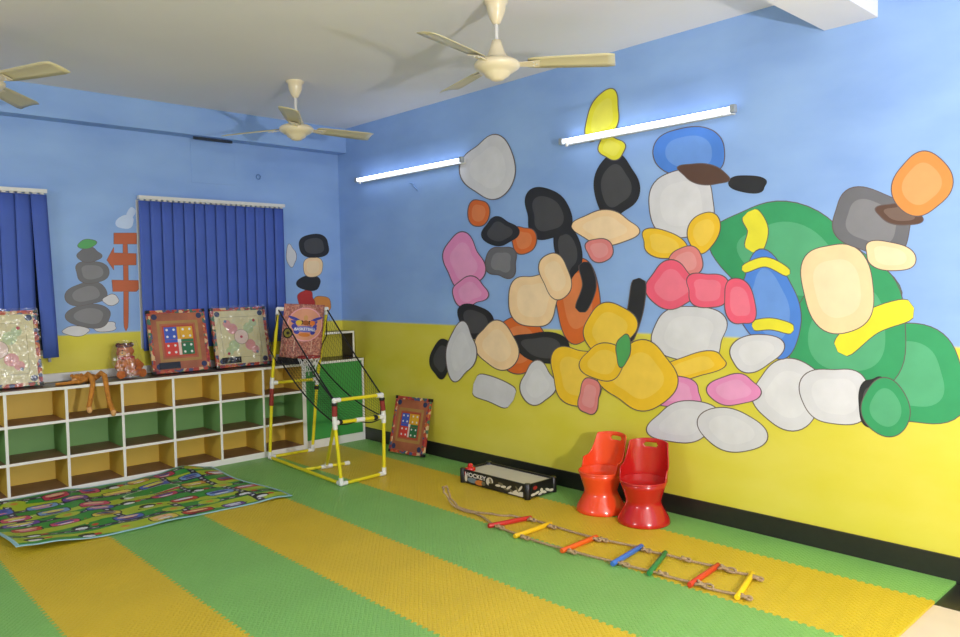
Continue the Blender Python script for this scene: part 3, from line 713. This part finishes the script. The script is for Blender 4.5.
# ring and white net
RC = P(309, 357, 1, -.755); rr = .088
ring = MB().tube([RC+Vector((rr*math.cos(2*PI*k/28), rr*math.sin(2*PI*k/28), 0)) for k in range(29)], .006, mat('red_ring', (150, 30, 34), .4), 10, cap=False)
ring.tube([RC+Vector((0, rr, 0)), RC+Vector((0, rr+.03, .0)), RC+Vector((0, rr+.032, .05))], .007, mat('red_ring', (150, 30, 34)), 8); ring = ring.build('hoop_ring', st)
b = MB(); rn = random.Random(3); NM = 10; pr = None
for lv in range(4):
    r_ = rr*(1-.17*lv); z_ = -.038*lv
    cur = [RC+Vector((r_*math.cos(2*PI*(k+.5*(lv % 2))/NM)+rn.uniform(-.006, .006), r_*math.sin(2*PI*(k+.5*(lv % 2))/NM)+rn.uniform(-.006, .006), z_+rn.uniform(-.008, .008) if lv else 0)) for k in range(NM)]
    if pr:
        for k in range(NM):
            b.tube([cur[k], pr[k]], .0028, WHITE, 6)
            b.tube([cur[k], pr[(k+(1 if (lv % 2) else -1)) % NM]], .0028, WHITE, 6)
    pr = cur
for k in range(0, NM, 3): b.tube([pr[k], pr[k]+Vector((0, 0, -.03))], .0028, WHITE, 6)
b.build('hoop_net', ring)
# black cords and return net
def sag(a, b_, s, n=10): return [a.lerp(b_, i/n)+Vector((0, 0, -s*4*(i/n)*(1-i/n))) for i in range(n+1)]
BL, BR = bb(.02, 1.04, .006), bb(.92, 1.02, .006)
cords = [sag(RLt, FLt, .012), sag(RRt, FRt, .012), sag(BL, FLm, .05), sag(BR, FRm, .06), sag(bb(.62, 1.0, .01), FLt, .02)]
for c_ in cords: MB().tube(c_, .0058, BLK, 6).build('cord', st)
MB().tube([RLt, RLt+Vector((-.035, -.01, -.14)), RLj.lerp(RLt, .45)+Vector((-.045, -.01, 0)), RLj.lerp(RLt, .3)+Vector((.02, -.02, -.02)), BL], .005, BLK, 6).build('cord', st)
MB().tube([RRt, RRj.lerp(RRt, .62)+Vector((.02, -.02, 0)), RRj.lerp(RRt, .5)+Vector((-.01, -.02, 0)), BR], .005, BLK, 6).build('cord', st)
MB().tube(sag(FLm, FLm.lerp(FRm, .45), .02)+sag(FLm.lerp(FRm, .45), FRm, .03)[1:], .004, BLK, 6).build('cord', st)
MB().tube(sag(FRt, FRm+Vector((-.03, 0, .01)), 0), .004, BLK, 6).build('cord', st)
def netsurf(b, ca, cb_, nw):
    n = len(ca)
    for k in range(n):
        b.tube([ca[k], cb_[k]], .0009, BLK, 3, cap=False)
    for i in range(1, nw):
        b.tube([ca[k].lerp(cb_[k], i/nw) for k in range(n)], .0009, BLK, 3, cap=False)
b = MB(); N = 30
netsurf(b, sag(RLt, FLt, .012, N), sag(BL, FLm, .05, N), 10)
netsurf(b, sag(RRt, FRt, .012, N), sag(BR, FRm, .06, N), 10)
netsurf(b, sag(BL, FLm, .05, N), sag(BR, FRm, .06, N), 12)
b.build('return_net', st)

# ------------------------------------------------------------------ play mat (printed town map)
GX, GY = 330, 240
def play_mat():
    L_, D_ = 1.60, 1.12
    img = np.zeros((GY, GX, 3)); xx, yy = np.meshgrid((np.arange(GX)+.5)/GX*L_, (np.arange(GY)+.5)/GY*D_)   # x along, y from front to back
    C = lambda c: np.array(lin(c))
    img[:] = C((58, 150, 62)); rn = random.Random(21)
    def put(mask, c): img[mask] = C(c)
    def ell(cx, cy, a, b_, c): put(((xx-cx)/a)**2+((yy-cy)/b_)**2 < 1, c)
    def rc(x0, y0, x1, y1, c): put((xx > x0) & (xx < x1) & (yy > y0) & (yy < y1), c)
    for cyy, am in ((.10, .02), (.36, .03), (.66, .02), (.93, .03)):    # yellow-green verges
        w = .055+.02*np.sin(xx*9+cyy*20)
        put(np.abs(yy-cyy-am*np.sin(xx*6+cyy*9)) < w, (176, 196, 52))
    for cyy in (.20, .56, .84, 1.04):                                      # roads
        m = np.abs(yy-cyy-.02*np.sin(xx*5+cyy*7)) < .020
        put(m, (52, 52, 72)); put(m & (np.abs(yy-cyy-.02*np.sin(xx*5+cyy*7)) < .003) & ((xx*14) % 1 < .5), (220, 220, 220))
    for cxx, y0, y1 in ((1.40, 0, 1.1), (1.18, .5, 1.1), (.62, .2, .9), (.18, .5, 1.1), (.95, 0, .35)):
        m = (np.abs(xx-cxx-.02*np.sin(yy*6)) < .024) & (yy > y0) & (yy < y1)
        put(m, (52, 52, 72)); put(m & (np.abs(xx-cxx-.02*np.sin(yy*6)) < .010) & ((yy*20) % 1 < .35), (220, 220, 226))
    cols = [(200, 50, 50), (214, 70, 110), (70, 100, 190), (110, 70, 160), (214, 150, 60), (200, 60, 90), (120, 160, 210), (190, 60, 50), (226, 200, 80)]
    for row in range(7):
        y = .09+row*.157; x = .02+rn.uniform(0, .12)
        while x < 1.50:
            w = rn.uniform(.12, .20); h = rn.uniform(.07, .105); c = rn.choice(cols); yc = y+rn.uniform(-.025, .025)
            if rn.random() < .74:
                cx_, cy_ = x+w/2, yc
                put((np.abs((xx-cx_)/(w/2+.007))**4+np.abs((yy-cy_)/(h/2+.008))**4) < 1, (40, 44, 66))
                put((np.abs((xx-cx_)/(w/2))**4+np.abs((yy-cy_)/(h/2))**4) < 1, c)
                put((np.abs((xx-cx_)/(w*.38))**2+np.abs((yy-cy_-h*.18)/(h*.22))**2 < 1), rn.choice([(220, 222, 236), (70, 80, 150), (236, 190, 150), (230, 220, 90)]))
                put((np.abs((xx-cx_)/(w*.30))**2+np.abs((yy-cy_+h*.22)/(h*.12))**2 < 1), rn.choice([(230, 230, 235), (120, 40, 40), (220, 130, 160)]))
            elif rn.random() < .5:
                ell(x+w*.4, yc, .050, .042, (30, 40, 34)); ell(x+w*.4, yc-.02, .034, .022, (232, 232, 232)); ell(x+w*.8, yc, .02, .02, (200, 60, 50))
            else:
                ell(x+w*.5, yc, .07, .05, (176, 196, 52)); ell(x+w*.5, yc, .025, .02, (214, 150, 60))
            x += w+rn.uniform(.03, .10)
    m = ((xx-1.0)/.20)**2+((yy-.74)/.075)**2; put(m < 1, (58, 150, 62)); put((m > .82) & (m < .95), (190, 220, 170))
    for _ in range(60):
        ell(rn.uniform(0, 1.6), rn.uniform(0, 1.12), rn.uniform(.004, .012), rn.uniform(.004, .010), rn.choice([(230, 230, 230), (40, 40, 50), (206, 60, 50), (176, 196, 52), (50, 110, 50), (230, 180, 60)]))
    e = np.minimum(np.minimum(xx, L_-xx), np.minimum(yy, D_-yy)); put(e < .020, (150, 196, 206))
    # surface
    xs = np.linspace(0, 1, GX+1); ys = np.linspace(0, 1, GY+1); U, V = np.meshgrid(xs, ys)
    fl, fr, bl, br = (-3.0, -1.49), (-1.425, -1.565), (-3.02, -.372), (-1.475, -.372)
    X = (fl[0]*(1-U)+fr[0]*U)*(1-V)+(bl[0]*(1-U)+br[0]*U)*V; Y = (fl[1]*(1-U)+fr[1]*U)*(1-V)+(bl[1]*(1-U)+br[1]*U)*V
    Y += -.012*np.sin(U*6.5)*(1-V); X += .02*np.sin(V*8)*(U > .9)*(U-.9)*10
    g = lambda u0, v0, su, sv, a: a*np.exp(-((U-u0)/su)**2-((V-v0)/sv)**2)
    Z = .005+g(.15, 1.0, .42, .16, .030)+g(.86, .98, .10, .22, .045)+g(.70, .8, .06, .35, .018)+g(.10, .0, .10, .22, .030)+g(.0, .1, .05, .3, .03)+g(.93, .12, .06, .2, .016)+g(.35, .6, .05, .5, .012)+g(.5, .1, .08, .3, .010)
    Z += .004*(1+np.sin(U*23+V*4)*np.sin(V*5))*.6
    vs = np.stack([X, Y, Z], -1).reshape(-1, 3); o = np.array([-2.2, -.95, 0]); n = GX+1
    fs = [(j*n+i, j*n+i+1, (j+1)*n+i+1, (j+1)*n+i) for j in range(GY) for i in range(GX)]
    me = bpy.data.meshes.new('play_mat'); me.from_pydata((vs-o).tolist(), [], fs)
    ca = me.color_attributes.new('print', 'FLOAT_COLOR', 'CORNER')
    cc = np.ones((GY*GX, 4, 4)); cc[:, :, :3] = img.reshape(-1, 1, 3); ca.data.foreach_set('color', cc.ravel())
    me.materials.append(attr_mat('printed_mat', .38)); me.polygons.foreach_set('use_smooth', [True]*len(fs))
    ob = bpy.data.objects.new('play_mat', me); COL.objects.link(ob); ob.location = o
    sl = ob.modifiers.new('solid', 'SOLIDIFY'); sl.thickness = .004; sl.offset = -1
    tag(ob, 'wavy printed town-map play mat with light blue border on the floor before the shelves', 'play mat')
play_mat()

# ------------------------------------------------------------------ air hockey game and mallet
ax0, ay0, AL, AW, AH = -.414, -2.745, .64, .272, .098
ah = thing('air_hockey_game', 'small black tabletop air hockey game with pale playing top on the floor by the skirting', 'air hockey game', (ax0+AW/2, ay0+AL/2, 0))
BK = mat('black_plastic', (24, 24, 26), .35)
b = MB(); t_ = .014
b.box((ax0, ay0, .004), (ax0+t_, ay0+AL, AH), BK); b.box((ax0+AW-t_, ay0, .004), (ax0+AW, ay0+AL, AH), BK)
b.box((ax0+t_, ay0, .004), (ax0+AW-t_, ay0+t_, AH), BK); b.box((ax0+t_, ay0+AL-t_, .004), (ax0+AW-t_, ay0+AL, AH), BK)
b.build('frame', ah, bevel=.004)
MB().box((ax0+t_, ay0+t_, .06), (ax0+AW-t_, ay0+AL-t_, .085), mat('pale_play_surface', (206, 200, 186), .4, noise=.04)).build('playing_surface', ah)
for cx_ in (ax0+.012, ax0+AW-.012):
    for cy_ in (ay0+.012, ay0+AL-.012):
        MB().lathe((cx_, cy_, .001), [(.021, 0), (.022, .003), (.022, AH+.001), (.019, AH+.004)], BK, 16).build('corner_bracket', ah)
def sidepanel(face):
    b = MB(); rn = random.Random(11+face)
    def put(u, v, d):   # u along, v up
        return (ax0-.0006-d, ay0+AL-.04-u, .012+v) if face == 0 else (ax0+.04+u, ay0-.0006-d, .012+v)
    Lh = AL-.08 if face == 0 else AW-.08
    def poly(pts, d, m): b.add([put(u, v, d) for u, v in pts], [list(range(len(pts)))], m)
    def bl(u, v, ru, rv, d, m, rot=0): poly([(u+ru*math.cos(w)*math.cos(rot)-rv*math.sin(w)*math.sin(rot), v+ru*math.cos(w)*math.sin(rot)+rv*math.sin(w)*math.cos(rot)) for w in [2*PI*k/16 for k in range(16)]], d, m)
    HW = mat('print_offwhite', (216, 208, 190), .4); HO = mat('print_orange', (206, 92, 40), .4); HR = mat('print_red', (160, 44, 40), .4); HB = mat('print_greyblue', (110, 130, 140), .4); HT = mat('print_olive', (110, 104, 80), .4)
    poly([(0, 0), (Lh, 0), (Lh, .078), (0, .078)], .0002, mat('print_black', (30, 28, 28), .4))
    if face == 0:
        bl(.014, .03, .014, .026, .0006, HW); bl(.008, .06, .010, .016, .0009, HR); bl(.08, .022, .05, .018, .0008, HB); bl(.15, .018, .045, .018, .0010, HO, .1); bl(.19, .02, .02, .014, .0012, HT)
        bl(.25, .045, .035, .028, .0008, HW, .3); bl(.27, .022, .03, .018, .0012, BK); bl(.26, .05, .012, .02, .0014, HT, .4)
        for k in range(9): bl(.33+k*.026, .03+rn.uniform(-.012, .022), .026, .008, .0008+.0002*k, HW if k % 2 == 0 else HT, rn.uniform(-.9, .9))
        poly([(.42, .0), (Lh, .0), (Lh, .032), (.46, .022)], .0006, HW)
        text_mesh(b, 'HOCKEY', .040, lambda u, v: put(.110+u*1.3, .056+v, .0022), WHITE)
    else:
        bl(.03, .055, .02, .012, .0006, HR); bl(.09, .03, .014, .012, .0008, HW)
        for k in range(6): bl(.012+k*.034, .014+.006*math.sin(k*2), .024, .009, .0008+.0002*k, HW, rn.uniform(-.4, .5))
    b.build('side_print', ah)
sidepanel(0); sidepanel(1)
RP = mat('red_glossy_plastic', (206, 34, 34), .2, coat=.5)
MX, MY = ax0+.045, ay0+AL-.05
m_ = thing('air_hockey_mallet', 'red round air hockey mallet lying on the far end of the game', 'mallet', (MX, MY, .085))
MB().lathe((MX, MY, .0855), [(.034, 0), (.037, .004), (.037, .016), (.031, .022), (.018, .024)], RP, 24).build('base', m_)
MB().lathe((MX, MY, .109), [(.019, 0), (.018, .008), (.020, .014), (.016, .022), (.004, .025)], RP, 20).build('grip', m_)

# ------------------------------------------------------------------ plastic tub chairs
def chair(cx, cy, face, rgb, nm, label):
    t = thing('tub_chair', label, 'chair', (cx, cy, 0), 'red plastic tub chairs by the wall')
    m = mat(nm, rgb, .22, coat=.4)
    MB().lathe((cx, cy, 0), [(.149, .0), (.152, .006), (.148, .022), (.140, .040), (.122, .072), (.107, .100), (.100, .120), (.102, .136), (.112, .170), (.124, .205), (.133, .236)], m, 48, cap=False).build('pedestal', t, solid=.004)
    b = MB().lathe((cx, cy, 0), [(.136, .236), (.138, .243), (.132, .247), (.126, .242), (.116, .214), (.095, .203), (.05, .199), (.001, .198)], m, 48, cap=False); b.build('seat', t)
    # wrap-round backrest
    na, nz = 72, 26; vs = []; back = face+PI
    def top(th):
        a = abs(th)
        if a < .86: return .456-.010*(a/.86)**2
        if a < 1.42:
            f = (a-.86)/.56; f = 1-(1-f)**2; return .446+(.312-.446)*f
        if a < 1.62: return .312-.006*(a-1.42)/.20
        f = min(1, (a-1.62)/.10); return .306-(.306-.252)*f
    A = 1.76
    for i in range(na+1):
        th = -A+2*A*i/na; zt = top(th)
        for j in range(nz+1):
            z = .240+(zt-.240)*j/nz; r = .134+.008*math.sin(min(1, (z-.238)/.24)*PI/2)+.006*max(0, (z-.40)/.08)
            # lean outwards at the very back
            r += .012*math.cos(th)*max(0, (z-.25)/.22)
            vs.append((cx+r*math.cos(back+th), cy+r*math.sin(back+th), z))
    fs = []
    for i in range(na):
        for j in range(nz):
            th = -A+2*A*(i+.5)/na; z = .238+(top(th)-.238)*(j+.5)/nz
            if (th/.27)**2+((z-.418)/.015)**2 < 1: continue
            fs.append([i*(nz+1)+j, (i+1)*(nz+1)+j, (i+1)*(nz+1)+j+1, i*(nz+1)+j+1])
    o = MB().add(vs, fs, m, True).build('backrest', t, fixn=False); sl = o.modifiers.new('solid', 'SOLIDIFY'); sl.thickness = .007; sl.offset = 0
    return t
chair(-.252, -3.205, math.radians(176), (236, 74, 34), 'orange_red_plastic', 'orange-red plastic tub chair nearer the room corner')
chair(-.262, -3.52, math.radians(197), (186, 26, 24), 'deep_red_plastic', 'deep red plastic tub chair on the right of the pair')

# ------------------------------------------------------------------ rope ladder
F = lambda px, py, z=.0145: Vector(at(px, py, 2, z))
rungs = [((488.4, 526), (531, 517.5), (196, 44, 36), 'red'), ((514.6, 536.3), (551, 523.4), (236, 190, 30), 'yellow'), ((561.5, 551), (596.8, 536.7), (230, 96, 30), 'orange'),
         ((612.2, 564), (642, 546), (62, 110, 190), 'blue'), ((649, 573.6), (665.5, 552.5), (44, 128, 66), 'green'), ((689.5, 585), (718.5, 565), (206, 64, 34), 'red'), ((737, 597.5), (752.5, 573.4), (240, 200, 30), 'yellow')]
ld = thing('rope_ladder', 'toy rope ladder with seven coloured plastic rungs stretched along the yellow stripe', 'rope ladder', tuple(F(620, 550, 0)))
Lp, Rp = [], []
for a, b_, c_, nm in rungs:
    A, B = F(*a), F(*b_); d = (B-A).normalized()
    o = MB().tube([A, A+d*.004, B-d*.004, B], [.0115, .0135, .0135, .0115], mat('rung_'+nm+str(c_[1]), c_, .35), 14).build('rung', ld); o['label'] = nm + ' plastic rung'
    Lp.append(A+d*.035); Rp.append(B-d*.022)
def ropepath(pts, wob, seed):
    rn = random.Random(seed); out = []
    for i in range(len(pts)-1):
        a, b_ = pts[i], pts[i+1]; n = max(3, int((b_-a).length/.03))
        side = Vector((1, 0, 0)); am = rn.uniform(-wob, wob)
        for k in range(n): f = k/n; out.append(a.lerp(b_, f)+side*am*math.sin(f*PI)+Vector((0, 0, -.004*math.sin(f*PI))))
    out.append(pts[-1]); return out
lead = [F(442.5, 487, .10), F(443.5, 492, .085), F(448, 497.5, .05), F(456.6, 507.4, .014), F(474, 512.7, .012), F(483, 517, .012)]
lead2 = [F(442.5, 487, .10), F(446.5, 486, .10), F(448.5, 492, .075), F(450, 498, .045), F(458, 507, .016), F(475, 512, .012), F(492, 513.6, .010), F(512, 515.5, .010)]
MB().tube(ropepath(lead+Lp+[Lp[-1]+Vector((.0, -.03, 0))], .010, 2), .0062, ROPE, 8).build('rope', ld)
MB().tube(ropepath(lead2+Rp+[Rp[-1]+Vector((.0, -.03, 0))], .010, 5), .0062, ROPE, 8).build('rope', ld)
kn = [(500, 527), (531.5, 519.5), (524.7, 537.5), (551.5, 526.5), (596, 539), (571.7, 551.5), (603, 539.5), (646, 550), (624, 564), (662, 573.4), (685, 559), (756.6, 578), (745.3, 597)]
def knot(p, s, d):
    pts = []
    for k in range(26):
        w = 2*PI*k/24
        pts.append(p+Vector((s*(math.sin(w)+1.6*math.sin(2*w))*.42*.7, s*(math.cos(w)-1.6*math.cos(2*w))*.60, max(-.004, s*.28*-math.sin(3*w)))))
    MB().tube(pts, .0058, ROPE, 7).build('knot', ld)
for p in kn: knot(F(*p, .016), .020, 0)
for p in ((726, 569), (703, 585)): knot(F(*p, .016), .033, 0)

# ------------------------------------------------------------------ light
def point(name, loc, watts, rad, col=(1, 1, 1)):
    l = bpy.data.lights.new(name, 'POINT'); l.energy = watts; l.shadow_soft_size = rad; l.color = col
    o = bpy.data.objects.new(name, l); COL.objects.link(o); o.location = loc; return o
def area(name, loc, tgt, sx, sy, watts, col=(1, 1, 1)):
    l = bpy.data.lights.new(name, 'AREA'); l.shape = 'RECTANGLE'; l.size = sx; l.size_y = sy; l.energy = watts; l.color = col
    o = bpy.data.objects.new(name, l); COL.objects.link(o); o.location = loc
    o.rotation_euler = (Vector(tgt)-Vector(loc)).to_track_quat('-Z', 'Y').to_euler(); return o
point('camera_flash', (-2.4, -7.0, 1.43), 335, .055, (1, .98, .96))
area('fill_left', (XL+.15, -3.0, 2.35), (-1.0, -1.5, .9), 1.3, .25, 55, (.95, .98, 1))  # added soft fill from the left, no fixture modelled there
area('fill_front', (-4.2, YF+.15, 2.3), (-1.8, -1.0, .8), 1.6, .3, 60, (.97, .98, 1))  # unseen fill light added behind the camera to lift the ambient level
w = bpy.data.worlds.new('world'); SC.world = w; w.use_nodes = True
w.node_tree.nodes['Background'].inputs[0].default_value = (.6, .7, .9, 1); w.node_tree.nodes['Background'].inputs[1].default_value = .4
SC.view_settings.view_transform = 'Standard'; SC.view_settings.look = 'None'; SC.view_settings.exposure = .06; SC.view_settings.gamma = 1
SC.view_settings.use_curve_mapping = False
for o in bpy.data.objects:
    if '_o' in o: del o['_o']
